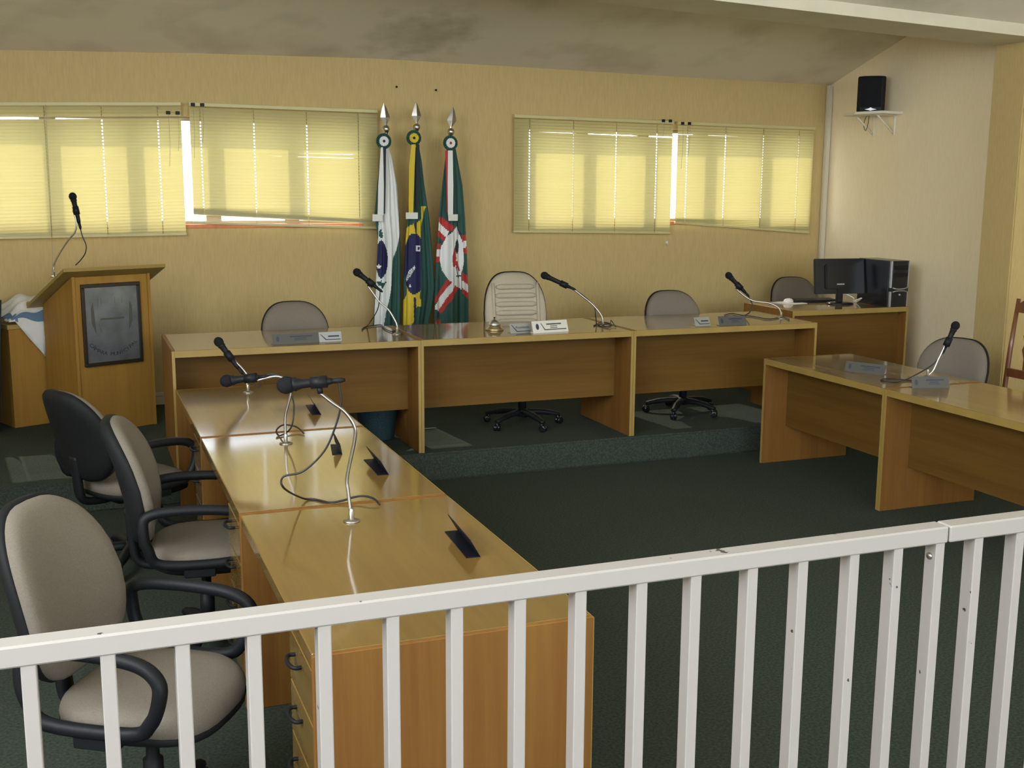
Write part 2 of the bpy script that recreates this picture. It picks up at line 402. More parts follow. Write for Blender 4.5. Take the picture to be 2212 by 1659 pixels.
# ------------------------------------------------------------------ venetian blinds
def slat_mesh(L, cords):
    mb = MB(); w = .0290; prof = []
    for k in range(5):
        t = -1+2*k/4; prof.append((t*w/2, .0022*(1-t*t)))       # across, crown
    xsx = [0, L]
    for c in cords: xsx += [c-.004, c+.004]
    xsx = sorted(xsx); hole = {round(c-.004, 5) for c in cords}
    vs = [(x, p, h) for x in xsx for p, h in prof]; fs = []
    for i in range(len(xsx)-1):
        for k in range(4):
            if round(xsx[i], 5) in hole and k in (1, 2): continue
            fs.append((i*5+k, (i+1)*5+k, (i+1)*5+k+1, i*5+k+1))
    me = bpy.data.meshes.new('slat'); me.from_pydata(vs, [], fs)
    for p in me.polygons: p.use_smooth = True
    me.update(); me.materials.append(MATS['slat']); return me
def blind(label, xa, za, xb, zb, zba, zbb, cords, gaps, tilt=71, bgap=(0, 0)):
    yb = YB-.055
    root = thing('venetian_blind', label, 'blind', (xa, yb, za), 0, 'venetian blinds over the windows')
    L = math.hypot(xb-xa, zb-za); ang = math.atan2(za-zb, xb-xa)
    hr = MB().box((0, -.018, -.028), (L, .02, 0), .003).build('headrail', 'headrail', root); hr.rotation_euler = (0, ang, 0)
    cl = [(c-xa)/(xb-xa)*L for c in cords]
    me = slat_mesh(L-.006, cl)
    top = -.034; n = 38; pitch = .0250
    ba, bb = zba-za, zbb-za+0.0                                    # bottom rail ends relative to root
    tb = zb-za
    for i in range(n):
        zl = top-pitch*(i+.6); zr = tb+top-pitch*(i+.6)
        for (i0, i1, dl, dr) in gaps:
            if i0 <= i < i1: zl += dl; zr += dr
        zl = max(zl, ba+.016+bgap[0]+.0045*(n-1-i)); zr = max(zr, bb+.016+bgap[1]+.0045*(n-1-i))
        a2 = math.atan2(zl-zr, xb-xa)
        o = put('slat', me, root)
        jit = random.uniform(-2, 2)
        o.location = (.003, 0, zl); o.rotation_euler = Matrix.Rotation(a2, 3, 'Y').to_4x4().to_3x3().to_euler()
        o.rotation_euler = (Matrix.Rotation(a2, 3, 'Y') @ Matrix.Rotation(R(tilt+jit), 3, 'X')).to_euler()
    br = MB().box((0, -.013, -.010), (L, .013, .010), .003).build('bottom_rail', 'headrail', root)
    br.location = (0, 0, ba); br.rotation_euler = (0, math.atan2(ba-bb, xb-xa), 0)
    for c in cl:
        zt = tb*c/L-.028; z2 = ba+(bb-ba)*c/L
        MB().tube([(c, -.014, zt), (c, -.015, (zt+z2)/2), (c, -.014, z2)], .0011, 5).build('ladder_cord', 'cord', root)
    return root
b1 = blind('pale yellow slatted blind behind the lectern, covering the window beside it', -1.30, 2.4755, .828, 2.541, 1.513, 1.540, [-.95, -.55, -.149, .248, .651], [(0, 3, .006, .006), (3, 99, -.012, -.010)])
b2 = blind('pale yellow slatted blind beside the white and green flag, bottom rail lifted at one end', .885, 2.541, 2.373, 2.529, 1.628, 1.574, [.964, 1.371, 1.787, 2.206], [(13, 14, .0, -.004), (14, 99, 0, -.009), (36, 99, 0, -.004)], bgap=(.058, .030))
b3 = blind('level slatted blind between the red and green flag and the corner window blind', 3.564, 2.525, 5.105, 2.508, 1.536, 1.510, [3.706, 4.121, 4.535, 4.939], [(4, 99, 0, -.012)])
b4 = blind('slatted blind next to the room corner, its bottom rail hanging askew', 5.15, 2.507, 6.626, 2.492, 1.602, 1.498, [5.252, 5.652, 6.057, 6.453], [(3, 99, -.004, 0)])
for b, xs_, side in ((b1, (2.03, 2.10), 0), (b2, (.03, .10), 1), (b3, (1.43, 1.50), 0), (b4, (.04, .11), 1)):
    for k, x in enumerate(xs_):
        MB().box((x-.016, -.026, -.030), (x+.016, -.015, -.004), .003).build('cord_lock', 'black_plastic', b)
        l = (.42, .30)[k] if b is not b3 else (.16, .10)[k]
        MB().tube(smooth_path([(x, -.027, -.026), (x+.004, -.029, -l*.5), (x-.006, -.028, -l)], 4), .0014, 5).build('pull_cord', 'cord', b)
# long pull cord hanging from the blind by the lectern
c0 = on(98, 225, 1, YB-.08); c1 = on(112, 505, 1, YB-.08); c2 = on(114, 600, 1, YB-.05)
tag(MB().tube(smooth_path([c0, c1, c2], 5), .0015, 5).build('blind_pull_cord', 'cord'), 'thin cord hanging down the wall behind the lectern microphone', 'cord')
# nails and hook on the back wall
for px, py, lab in ((855, 188, 'small dark nail in the wall above the white flag finial'), (940, 195, 'small dark nail in the wall above the red flag finial')):
    p = on(px, py, 1, YB)
    tag(MB().lathe([(.003, 0), (.003, .022), (.009, .022), (.009, .027)], 8, (0, -1, 0), (0, 0, 0)).build('nail', 'black_plastic', None, p), lab, 'nail')
p = on(1440, 524, 1, YB)
t = thing('wall_hook', 'small white hook screwed to the wall below the level blind', 'hook', p)
MB().lathe([(.014, 0), (.014, .006), (.010, .009)], 12, (0, -1, 0)).build('hook_plate', 'white_plastic', t)
MB().tube(smooth_path([(0, -.006, 0), (0, -.022, -.004), (0, -.026, -.018), (0, -.016, -.026)], 4), .003, 6).build('hook_arm', 'white_plastic', t)

# ------------------------------------------------------------------ desks
def desk(label, loc, L, D, rotz=0, group=None, setback=.25, mz=.25, pedestal=False, mats=('wood_x', 'wood_edge', 'wood_panel', 'wood_z'), h=.75, lip=0.0):
    """local: x along the length from the left end, y depth (0 = visitor side, D = user side)"""
    t = thing('desk', label, 'desk', loc, rotz, group)
    tt = MB().box((.02, .002, h-.042), (L-.02, D-.002, h), .003).build('tabletop', mats[0], t)
    MB().box((.02, -.001, h-.041), (L-.02, .002, h-.001)).build('edge_strip', mats[1], tt)
    for x in (0, L-.02):
        sp = MB().box((x+.0005, 0, 0), (x+.0195, D, h+lip), .002).build('side_panel', mats[3], t)
        MB().box((x+.001, -.0015, .002), (x+.019, .001, h+lip-.002)).build('edge_strip', mats[1], sp)
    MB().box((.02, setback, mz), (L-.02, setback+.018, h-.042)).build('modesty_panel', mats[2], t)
    return t
G1 = 'desks along the edge of the stage'
AX = [.509, 2.059, 3.599, 5.122]
labs = ['long wooden desk on the stage nearest the lectern', 'middle wooden desk on the stage with the call bell on it', 'wooden desk on the stage beside the computer desk']
for i in range(3): desk(labs[i], (AX[i], 6.949, S), AX[i+1]-AX[i], .812, 0, G1)
# left row: user side faces -X; local x runs from far end to near end (-Y), local y runs to -X
LY = [6.70, 5.357, 4.023, 2.686]; LX0, LX1 = .504, 1.289
G2 = 'desks with drawers in the row by the armchairs'
labs = ['glossy wooden desk with drawers butting against the stage', 'glossy wooden drawer desk with two black name plates on it', 'wooden desk with drawers right behind the white railing']
def pedestal(t, L, D):
    w = .33
    b = MB().box((.0205, D-.50, .06), (.02+w, D-.022, .706)).build('drawer_cabinet', 'wood_z', t)
    for k in range(4):
        z1 = .700-.155*k; z0 = z1-.150
        d = MB().box((.026, D-.021, z0), (.02+w-.004, D-.002, z1), .002).build('drawer', 'wood_x', t)
        xc, zc = .02+w*.60, (z0+z1)/2+.025
        MB().tube(smooth_path([(xc-.045, D-.003, zc), (xc-.043, D+.018, zc), (xc, D+.028, zc), (xc+.043, D+.018, zc), (xc+.045, D-.003, zc)], 4), .006, 8).build('handle', 'black_plastic', d)
for i in range(3):
    L = LY[i]-LY[i+1]
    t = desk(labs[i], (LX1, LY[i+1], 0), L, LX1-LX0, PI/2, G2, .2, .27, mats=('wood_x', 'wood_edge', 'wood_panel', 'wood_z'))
    pedestal(t, L, LX1-LX0)
# right row: visitor side faces -X
RY = [6.629, 5.357, 4.085, 2.813]; RX0, RX1 = 4.456, 5.182
labs = ['wooden desk across the carpet, its end panel next to the stage', 'wooden desk across the carpet with the angled microphone, cut off by the railing', 'wooden desk across the carpet standing closest to the railing']
for i in range(2):
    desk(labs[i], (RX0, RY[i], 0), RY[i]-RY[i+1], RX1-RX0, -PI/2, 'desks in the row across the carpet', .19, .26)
# computer desk on the stage in the corner
desk('wooden computer desk in the corner of the stage carrying the tower', (5.40, 7.66, S), 1.16, .72, 0, None, .10, .10)

# ------------------------------------------------------------------ railing
YRL, ZRL = 2.09, 1.112
def railing(label, x0, x1, bal, bolt=None):
    t = thing('railing', label, 'railing', (x0, YRL, 0), 0, None)
    L = x1-x0
    MB().box((0, 0, ZRL-.042), (L, .052, ZRL), .004).build('top_rail', 'rail_paint', t)
    MB().box((0, .008, .10), (L, .044, .14), .003).build('bottom_rail', 'rail_paint', t)
    for b in bal:
        MB().box((b-x0-.0135, .004, .14), (b-x0+.0135, .044, ZRL-.041), .002).build('baluster', 'rail_paint', t)
    for xx in (.02, L-.045):
        MB().box((xx, .006, 0), (xx+.027, .046, .101), .002).build('foot', 'rail_paint', t)
    if bolt:
        MB().lathe([(.009, 0), (.009, .004), (.006, .007)], 10, (-1, 0, 0), (bolt-x0-.013, .024, ZRL-.078)).build('bolt', 'steel', t)
    return t
bx = [-.119-.137, -.119, .016, .149, .282, .419, .558, .694, .834, .974, 1.121, 1.257, 1.405, 1.542, 1.687, 1.815, 1.941]
bx = [-.941+.1375*k for k in range(5)] + bx
railing('long white metal railing with vertical bars in front of the drawer desks', -.97, 1.960, bx, 1.941)
railing('white metal railing section joined on past the seam, toward the wall with the speaker', 1.964, 4.4, [2.062+.1335*k for k in range(17)])

# ------------------------------------------------------------------ chairs
def egg(wid, ht, n=40, top=.80, low=.93):
    out = []
    for k in range(n):
        t = 2*PI*k/n; c, s = math.cos(t), math.sin(t)
        x = math.copysign(abs(c)**.62, c); y = math.copysign(abs(s)**.62, s)
        f = 1+((top-1)*max(0, y)**1.6 if y > 0 else (low-1)*(-y)**1.5)
        out.append((x*f*wid/2, (y*.5+.5)*ht))
    return out
def wheel_mesh():
    return MB().lathe([(.012, -.022), (.024, -.022), (.026, -.018), (.026, -.006), (.02, -.004), (.02, .004), (.026, .006), (.026, .018), (.024, .022), (.012, .022)], 14, (0, 1, 0)).tube([(0, 0, .0), (-.012, 0, .022), (-.016, 0, .045)], [.012, .013, .010], 8)
CH = {}
def office_chair(label, loc, rotz, back_top=.98, arms=True, group=None, swivel=0, style='low', name='office_chair', fabric='fabric', lean=10, wid=.46):
    t = thing(name, label, 'chair', loc, rotz, group)
    so = superellipse(.235, .245, 36, 2.9)
    f = lambda a, b, c: (a+.02-(0 if a < .12 else 0), b, c-(max(0, a-.10)*.30)**1.2)
    st = MB().layers(so, [(.93, .415), (1.0, .43), (1.01, .455), (.98, .475), (.90, .488), (.70, .494), (.35, .492)], f).build('seat', fabric, t)
    MB().layers(so, [(.55, .385), (.90, .392), (1.0, .408), (1.015, .426), (.985, .432)], f).build('seat_shell', 'black_shell', t)
    # backrest
    hb = back_top-.50; z0 = .50; la = R(lean)
    def g(a, b, c):                                   # a lateral, b height, c thickness (+ forward)
        dish = -.035*(1-(a/(wid/2))**2)*1.0
        x = -.21+c+dish-b*math.sin(la)+.03*math.sin(b/hb*PI)
        return (x, a, z0+b*math.cos(la))
    hb2 = hb/math.cos(la)
    eo = egg(wid, hb2) if style == 'low' else egg(wid, hb2, 44, .84, .95)
    ctr = (0, hb2*.5)
    MB().layers(eo, [(.99, .0), (1.0, .012), (.985, .032), (.93, .046), (.78, .054), (.5, .056), (.2, .056)], g, ctr=ctr).build('backrest', fabric, t)
    MB().layers(eo, [(.4, -.052), (.80, -.048), (.96, -.034), (1.02, -.014), (1.025, .004), (1.0, .010)], g, ctr=ctr).build('back_shell', 'black_shell', t)
    if style == 'high':
        for k in range(7):
            b = hb2*(.20+.105*k); w = wid*(.33 if k < 6 else .31)
            pts = [g(-w+2*w*j/10, b, .058) for j in range(11)]
            MB().tube(pts, [.010]+[.021]*9+[.010], 8, flat=1).build('cushion_roll', fabric, t)
        for s in (-1, 1):
            MB().tube([g(s*wid*.36, hb2*(.12+.76*j/8), .054) for j in range(9)], [.008]+[.013]*7+[.008], 8).build('side_roll', fabric, t)
    MB().tube(smooth_path([(-.02, 0, .385), (-.17, 0, .375), (-.265, 0, .40), (-.285, 0, .50), (-.295, 0, .62)], 5), .020, 8, flat=1.7).build('back_bracket', 'black_plastic', t)
    MB().box((-.12, -.08, .352), (.12, .08, .388), .012).build('tilt_mechanism', 'black_plastic', t)
    MB().tube([(.0, -.08, .368), (.01, -.19, .366), (.01, -.25, .362)], .006, 6).build('lever', 'black_plastic', t)
    MB().lathe([(.030, .11), (.030, .235), (.020, .24), (.020, .355)], 14).build('gas_lift', 'black_plastic', t)
    MB().lathe([(.032, .065), (.046, .070), (.046, .115), (.034, .125)], 16).build('base_hub', 'black_plastic', t)
    if 'leg' not in CH:
        CH['leg'] = MB().tube(smooth_path([(.03, 0, .10), (.13, 0, .098), (.23, 0, .082), (.285, 0, .066)], 3), [.024]*3+[.022]*3+[.018]*3+[.015], 8, flat=1.25).mesh('leg')
        CH['leg'].materials.append(MATS['black_plastic'])
        CH['cas'] = wheel_mesh().mesh('caster'); CH['cas'].materials.append(MATS['black_gloss'])
    for k in range(5):
        a = swivel+2*PI*k/5
        l = put('leg', CH['leg'], t, (0, 0, 0), a)
        put('caster', CH['cas'], l, (.282, 0, .026), .5)
    if arms:
        lp = [(-.15, .462), (.10, .458), (.165, .50), (.195, .565), (.195, .62), (.14, .66), (.02, .675), (-.13, .674), (-.205, .655), (-.215, .60), (-.20, .53)]
        for s in (-1, 1):
            y = s*.275
            a = MB().tube(smooth_path([(x, y+s*.012*math.sin((z-.46)/.22*PI), z) for x, z in lp], 5, True), .021, 8, True, flat=1.0).build('armrest', 'black_plastic', t)
            MB().box((-.07, min(y, y-s*.17), .405), (.05, max(y, y-s*.17), .420), .004).box((-.07, y-.012, .405), (.05, y+.012, .462), .004).build('arm_bracket', 'black_plastic', a)
    return t
GA = 'armchairs at the drawer desks'
office_chair('grey fabric armchair behind the railing, turned partly toward it', (.135, 3.30, 0), R(-33), 1.01, True, GA, .3, lean=14)
office_chair('grey fabric armchair seen side-on, pulled up to the middle drawer desk', (.44, 4.66, 0), R(-8), 1.0, True, GA, .7, lean=12)
office_chair('grey fabric armchair with its black back shell showing, nearest the lectern', (.20, 5.88, 0), R(30), .95, True, GA, .1, lean=14)
GS = 'low-back chairs behind the stage desks'
office_chair('low-back grey chair behind the stage desk next to the lectern', (1.42, 7.62, S), R(-88), .925, False, GS, .2, fabric='fabric', wid=.47)
office_chair('tall beige chair with a ribbed padded back behind the call bell', (3.01, 7.56, S), R(-97), 1.10, False, None, .31, 'high', 'high_back_chair', 'fabric_pale', lean=8, wid=.47)
office_chair('low-back grey chair behind the stage desk beside the computer desk', (4.36, 7.57, S), R(-93), .925, False, GS, .55, wid=.47)
office_chair('grey chair in the corner behind the computer monitor', (6.27, 8.72, S), R(-100), .90, False, None, .2, wid=.46)
office_chair('grey chair behind the desk with the angled microphone, by the pale wall', (5.43, 6.02, 0), R(-160), .90, False, None, .2, wid=.50)

# carved wooden chair by the pillar
t = thing('carved_chair', 'reddish carved wooden chair by the pillar', 'chair', (5.99, 5.95, 0), 0)
for y in (-.235, .235):
    MB().tube([(.22, y, 0), (.21, y, .44), (.24, y, .8), (.28, y, 1.155)], [.022, .024, .024, .019], 4, flat=1).build('back_post', 'wood_carved', t)
    MB().lathe([(.020, 0), (.024, .03), (.017, .16), (.026, .22), (.026, .43)], 10, org=(-.20, y, 0)).build('front_leg', 'wood_carved', t)
    MB().box((-.2, y-.012, .20), (.21, y+.012, .235), .004).build('stretcher', 'wood_carved', t)
MB().box((-.235, -.26, .43), (.235, .26, .465), .008).build('seat', 'wood_carved', t)
tr = [(-.235, 1.06), (.235, 1.06), (.235, 1.125), (.20, 1.13), (.17, 1.15), (.13, 1.145), (.08, 1.19), (0, 1.215), (-.08, 1.19), (-.13, 1.145), (-.17, 1.15), (-.20, 1.13), (-.235, 1.125)]
MB().prism(tr, .255, .285, lambda a, b, c: (c+(b-1.06)*.12, a, b)).build('crest_rail', 'wood_carved', t)
MB().prism([(-.235, .60), (.235, .60), (.235, .66), (-.235, .66)], .212, .238, lambda a, b, c: (c, a, b)).build('lower_rail', 'wood_carved', t)
sp = [(.10, .66), (.105, .74), (.13, .80), (.115, .84), (.135, .90), (.12, .96), (.10, 1.0), (.105, 1.06)]
MB().prism(sp+[(-a, b) for a, b in sp[::-1]], .228, .248, lambda a, b, c: (c+(b-.66)*.09, a, b)).build('splat', 'wood_carved', t)
MB().prism([(-.235, .20), (.235, .20), (.235, .23), (-.235, .23)], -.012, .012, lambda a, b, c: (c, a, b)).build('stretcher', 'wood_carved', t)

# ------------------------------------------------------------------ lectern, side table with cloth
PA = R(24); PX, PY = -.026, 8.254
t = thing('lectern', 'wooden lectern with a sloping top and a framed crest plaque', 'lectern', (PX, PY, S), PA)
WP, DP = .573, .50
prof = [(0, 0), (DP, 0), (DP, .88), (0, 1.105)]        # depth, height
for x0, x1, n in ((0, .02, 'side_panel'), (WP-.02, WP, 'side_panel')):
    MB().prism(prof, x0, x1, lambda a, b, c: (c, a, b)).build(n, 'wood_podium', t)
MB().box((.02, .012, 0), (WP-.02, .03, 1.10)).build('front_panel', 'wood_podium', t)
MB().box((.02, .03, .42), (WP-.02, DP-.02, .44)).build('shelf', 'wood_podium', t)
sl = math.atan2(1.105-.88, DP)
def slab(a, b, c): return (a, b*math.cos(sl)-0*c, 1.112-b*math.sin(sl)+c)
MB().prism([(-.085, -.085), (WP+.085, -.085), (WP+.085, DP+.13), (-.085, DP+.13)], 0, .024, slab).build('slanted_top', 'wood_edge', t)
MB().prism([(-.085, DP+.11), (WP+.085, DP+.11), (WP+.085, DP+.13), (-.085, DP+.13)], .024, .040, slab).build('book_stop', 'wood_edge', t)
# plaque on the front panel
pl = thing('crest_plaque', 'grey metal crest plaque in a dark frame on the lectern front', 'plaque', (0, 0, 0), 0)
pl.matrix_world = Matrix.Translation((PX, PY, S)) @ Matrix.Rotation(PA, 4, 'Z') @ Matrix.Translation((WP*.5-.012, .011, 0))
pw, pz0, pz1 = .215, .475, 1.05
bot = (pz0, pz1)
for a, b in (((-pw, pz0), (pw, pz0+.025)), ((-pw, pz1-.025), (pw, pz1)), ((-pw, pz0+.025), (-pw+.022, pz1-.025)), ((pw-.022, pz0+.025), (pw, pz1-.025))):
    MB().box((a[0], -.024, a[1]), (b[0], 0, b[1]), .003).build('frame_strip', 'frame_dark', pl)
MB().box((-pw+.022, -.010, pz0+.025), (pw-.022, 0, pz1-.025)).build('metal_plate', 'plaque_metal', pl)
zc = .80
def relief(poly, d, n, m): MB().prism(poly, -.010-d, -.0095, lambda a, b, c: (a, c, b)).build(n, m, pl)
relief([(-.10, zc+.07), (.10, zc+.07), (.105, zc-.02), (.08, zc-.09), (0, zc-.14), (-.08, zc-.09), (-.105, zc-.02)], .004, 'shield', 'plaque_metal')
relief([(-.085, zc-.005), (.085, zc-.005), (.085, zc+.008), (-.085, zc+.008)], .006, 'shield_bar', 'plate_grey')
cr = [(-.10, zc+.075), (.10, zc+.075), (.10, zc+.10)]
for k in range(5):
    x = .10-.05*k; cr += [(x, zc+.15), (x-.025 if k < 4 else x, zc+.15), (x-.025 if k < 4 else x, zc+.105)]
relief(cr[:-2]+[(-.10, zc+.15)], .005, 'crown', 'plaque_metal')
for s in (-1, 1):
    relief([(s*.12, zc-.10), (s*.15, zc-.02), (s*.15, zc+.08), (s*.135, zc+.12), (s*.128, zc+.02)], .003, 'branch', 'plate_grey')
rb = [(x, zc-.155-.06*math.cos(x/.16*PI/2)) for x in [-.15+.03*k for k in range(11)]]
relief(rb+[(x, z+.022) for x, z in rb[::-1]], .003, 'ribbon', 'plaque_metal')
letters = MB()
txt = 'CÂMARA MUNICIPAL'; n = len(txt)
for k, ch in enumerate(txt):
    if ch == ' ': continue
    a = (k-(n-1)/2)/(n-1)*R(98)
    me = text_mesh(ch, .036, .0008)
    Rr = .215
    for p in [1]:
        vs = []
        for v in me.vertices:
            x, y = v.co.x*1.15, v.co.y
            xx = x*math.cos(a)-y*math.sin(a); yy = x*math.sin(a)+y*math.cos(a)
            vs.append((math.sin(a)*Rr+xx, -.0115-v.co.z, zc-.035-math.cos(a)*Rr+yy))
        letters.add(vs, [tuple(f.vertices) for f in me.polygons])
    bpy.data.meshes.remove(me)
letters.build('lettering', 'ink', pl)

# side table behind the lectern, cloth over it
TB = Vector((-.47, 8.66, S))
t = thing('side_table', 'small wooden table half hidden behind the lectern', 'table', TB, PA)
MB().box((0, 0, .71), (.56, .36, .745), .003).build('tabletop', 'wood_edge', t)
MB().box((.012, .012, 0), (.03, .348, .71)).build('side_panel', 'wood_podium', t)
MB().box((.53, .012, 0), (.548, .348, .71)).build('side_panel', 'wood_podium', t)
MB().box((.03, .012, 0), (.53, .03, .71)).build('front_panel', 'wood_podium', t)
RT = Matrix.Translation(TB) @ Matrix.Rotation(PA, 4, 'Z')
# folded white cloth piled on the table with one corner hanging down
mb = MB(); nu, nv = 26, 26; vs = []
for i in range(nu):
    for j in range(nv):
        u, v = i/(nu-1), j/(nv-1)
        x = .012+.49*u; y = .35-.40*v
        hgt = .775+.13*math.sin(min(1, u*2.2)*PI/2)*math.sin(min(1, (1-v)*1.3+.12)*PI/2)**1.2+.012*math.sin(u*17+v*5)+.008*math.sin(v*23)
        fall = 0
        if v > .9:
            k = (v-.9)/.1
            tri = max(0, 1-abs(u-.48)/.40)
            hgt = .768+(hgt-.768)*(1-k); hgt -= k*tri*.27; y = -.014-.006*tri-.003*math.sin(u*20)
        vs.append((x, y, hgt))
fs = [(i*nv+j, (i+1)*nv+j, (i+1)*nv+j+1, i*nv+j+1) for i in range(nu-1) for j in range(nv-1)]
for f in fs:
    c = sum((Vector(vs[k]) for k in f), Vector())/4; mb.add([], [])
mb.v = vs; mb.f = fs; mb.sm = [True]*len(fs)
mb.m = [1 if .775 < sum(vs[k][2] for k in f)/4 < .808 and (f[0] % nv)/(nv-1) > .45 else 0 for f in fs]
o = mb.build('draped_cloth', ['white_cloth', 'blue_cloth']); o.matrix_world = RT
m = o.modifiers.new('thick', 'SOLIDIFY'); m.thickness = .006; m.offset = 1
tag(o, 'crumpled white cloth with a blue band lying on the small table, one corner hanging', 'cloth')
# dark drape hanging over the end of the table to the floor
mb = MB(); nu, nv = 30, 24; vs = []
for j in range(nv):
    v = j/(nv-1); z = .93*(1-v)+.02*v
    for i in range(nu):
        u = i/(nu-1)
        spread = .10+.30*v**1.2
        x = -.022-(.03+.10*v)*(1-u)-.02*v; y = -.05+.40*u+.02*v*math.sin(u*22)-.10*v*(1-u)
        x += .018*v*math.sin(u*31)
        vs.append((x, y, z))
fs = [(j*nu+i, j*nu+i+1, (j+1)*nu+i+1, (j+1)*nu+i) for j in range(nv-1) for i in range(nu-1)]
mb.v = vs; mb.f = fs; mb.sm = [True]*len(fs); mb.m = [0]*len(fs)
o = mb.build('dark_drape', 'dark_cloth'); o.matrix_world = RT
m = o.modifiers.new('thick', 'SOLIDIFY'); m.thickness = .008
tag(o, 'dark drape hanging at the end of the small table behind the lectern', 'drape')

# ------------------------------------------------------------------ flags
def inpoly(x, y, P):
    c = False; j = len(P)-1
    for i in range(len(P)):
        if (P[i][1] > y) != (P[j][1] > y) and x < (P[j][0]-P[i][0])*(y-P[i][1])/(P[j][1]-P[i][1])+P[i][0]: c = not c
        j = i
    return c
def ell(cx, cy, rx, ry, n=28, rot=0):
    return [(cx+rx*math.cos(2*PI*k/n)*math.cos(rot)-ry*math.sin(2*PI*k/n)*math.sin(rot), cy+rx*math.cos(2*PI*k/n)*math.sin(rot)+ry*math.sin(2*PI*k/n)*math.cos(rot)) for k in range(n)]
def star(cx, cy, r, rot=0):
    return [(cx+(r if k % 2 == 0 else r*.42)*math.sin(rot+PI*k/5), cy-(r if k % 2 == 0 else r*.42)*math.cos(rot+PI*k/5)) for k in range(10)]
def cz(p): return (770+p[0]/5.35, 410+p[1]/5.35)            # crop -> photograph pixels
def lerp_tab(tab, y):
    for (a, b), (c, d) in zip(tab, tab[1:]):
        if y <= c: return b+(d-b)*(y-a)/(c-a) if y > a else b
    return tab[-1][1]
FM = ['flag_green', 'flag_white', 'flag_blue', 'flag_yellow', 'flag_red', 'flag_dark']
def flag(label, ytab, ltab, rtab, pats, Yf, tip, ball, ros, roscol, butcol, base_col, ribs, seed, folds, text=None):
    bx_, bz_ = on(ball[0], ball[1], 1, Yf).x, on(ball[0], ball[1], 1, Yf).z
    t = thing('flag_on_pole', label, 'flag', (bx_, Yf, S), 0, 'flags on poles beside the tall chair')
    O = Vector((bx_, Yf, S))
    # pole and stand
    MB().lathe([(.014, .02), (.014, bz_-S-.02)], 12).build('pole', 'chrome', t)
    MB().lathe([(.112, 0), (.115, .012), (.10, .03), (.03, .045), (.02, .12)], 20).build('stand_base', 'wood_carved', t)
    MB().lathe([(.010, -.035), (.022, -.022), (.031, 0), (.026, .018), (.012, .030)], 16, org=(0, 0, bz_-S)).build('finial_ball', 'chrome', t)
    zt = on(tip[0], tip[1], 1, Yf); dx = zt.x-bx_; z0 = bz_-S+.028; hh = zt.z-S-z0
    prof = [(0, .006), (.08, .010), (.36, .040), (.46, .036), (.75, .020), (1, .001)]
    vs = []
    for f_, w_ in prof:
        cx = dx*f_; z = z0+hh*f_
        vs += [(cx-w_, 0, z), (cx, -w_*.32-.002, z), (cx+w_, 0, z), (cx, w_*.32+.002, z)]
    fs = [(i*4+k, i*4+(k+1) % 4, (i+1)*4+(k+1) % 4, (i+1)*4+k) for i in range(len(prof)-1) for k in range(4)]+[(3, 2, 1, 0), tuple(len(vs)-4+k for k in range(4))]
    MB().add(vs, fs).build('spear_finial', 'chrome', t)
    # cloth
    nu, nv = 72, 190; y0, y1 = ytab; vs = []; pix = []
    def cloth_pt(px, py, off=0):
        l, r_ = lerp_tab(ltab, py), lerp_tab(rtab, py); u = min(1, max(0, (px-l)/(r_-l)))
        P = on(px, py, 1, Yf); grow = min(1, (py-y0)/200); jj = (py-y0)/(y1-y0)*(nv-1)
        d = .05*math.sin(u*PI)*(.4+.6*grow)
        for fr, ph, am in folds: d += am*grow*math.sin(u*fr*PI+ph+.4*math.sin(jj/40+seed))
        return (P.x-O.x, -.03-d-off, P.z-S)
    if text:
        body, cx, cy, sz, ang = text
        me = text_mesh(body, sz, .0); ca, sa = math.cos(ang), math.sin(ang)
        tv = [cloth_pt(cx+v.co.x*ca-v.co.y*sa*-1*-1, cy-(v.co.x*sa+v.co.y*ca), .004) for v in me.vertices]
        MB().add(tv, [tuple(p.vertices) for p in me.polygons]).build('lettering', 'flag_green', t); bpy.data.meshes.remove(me)
    for j in range(nv):
        py = y0+(y1-y0)*j/(nv-1); l, r_ = lerp_tab(ltab, py), lerp_tab(rtab, py)
        for i in range(nu):
            u = i/(nu-1); px = l+(r_-l)*u
            vs.append(cloth_pt(px, py)); pix.append((px, py))
    fs = []; ms = []
    for j in range(nv-1):
        for i in range(nu-1):
            a = j*nu+i; fs.append((a, a+nu, a+nu+1, a+1))
            cx = (pix[a][0]+pix[a+nu+1][0])/2; cy = (pix[a][1]+pix[a+nu+1][1])/2
            m = base_col
            for poly, mi in pats:
                if inpoly(cx, cy, poly): m = mi
            ms.append(m)
    mb = MB(); mb.v = vs; mb.f = fs; mb.m = ms; mb.sm = [True]*len(fs)
    c = mb.build('cloth', FM, t); md = c.modifiers.new('thick', 'SOLIDIFY'); md.thickness = .012; md.offset = -1
    # rosette with pleats
    rc = on(ros[0], ros[1], 1, Yf-.10); rc = Vector((rc.x-O.x, -.10, rc.z-S)); rr = ros[2]
    n = 48; vs = [(0, -.004, 0)]
    for k in range(n):
        a = 2*PI*k/n; q = .008 if k % 2 else 0
        for r0 in (.55*rr, rr): vs.append((r0*math.cos(a), -q if r0 < rr else .004-q, r0*math.sin(a)))
    fo = [(1+2*k, 2+2*k, 2+2*((k+1) % n), 1+2*((k+1) % n)) for k in range(n)]
    mb = MB().add([Vector(v)+rc for v in vs], fo)
    ro = mb.build('rosette', 'flag_green', t); md = ro.modifiers.new('thick', 'SOLIDIFY'); md.thickness = .006
    n2 = 32; vs = [(0, -.010, 0)]+[(rr*(.66 if k % 2 else .58)*math.cos(2*PI*k/n2), -.012+.004*(k % 2), rr*(.66 if k % 2 else .58)*math.sin(2*PI*k/n2)) for k in range(n2)]
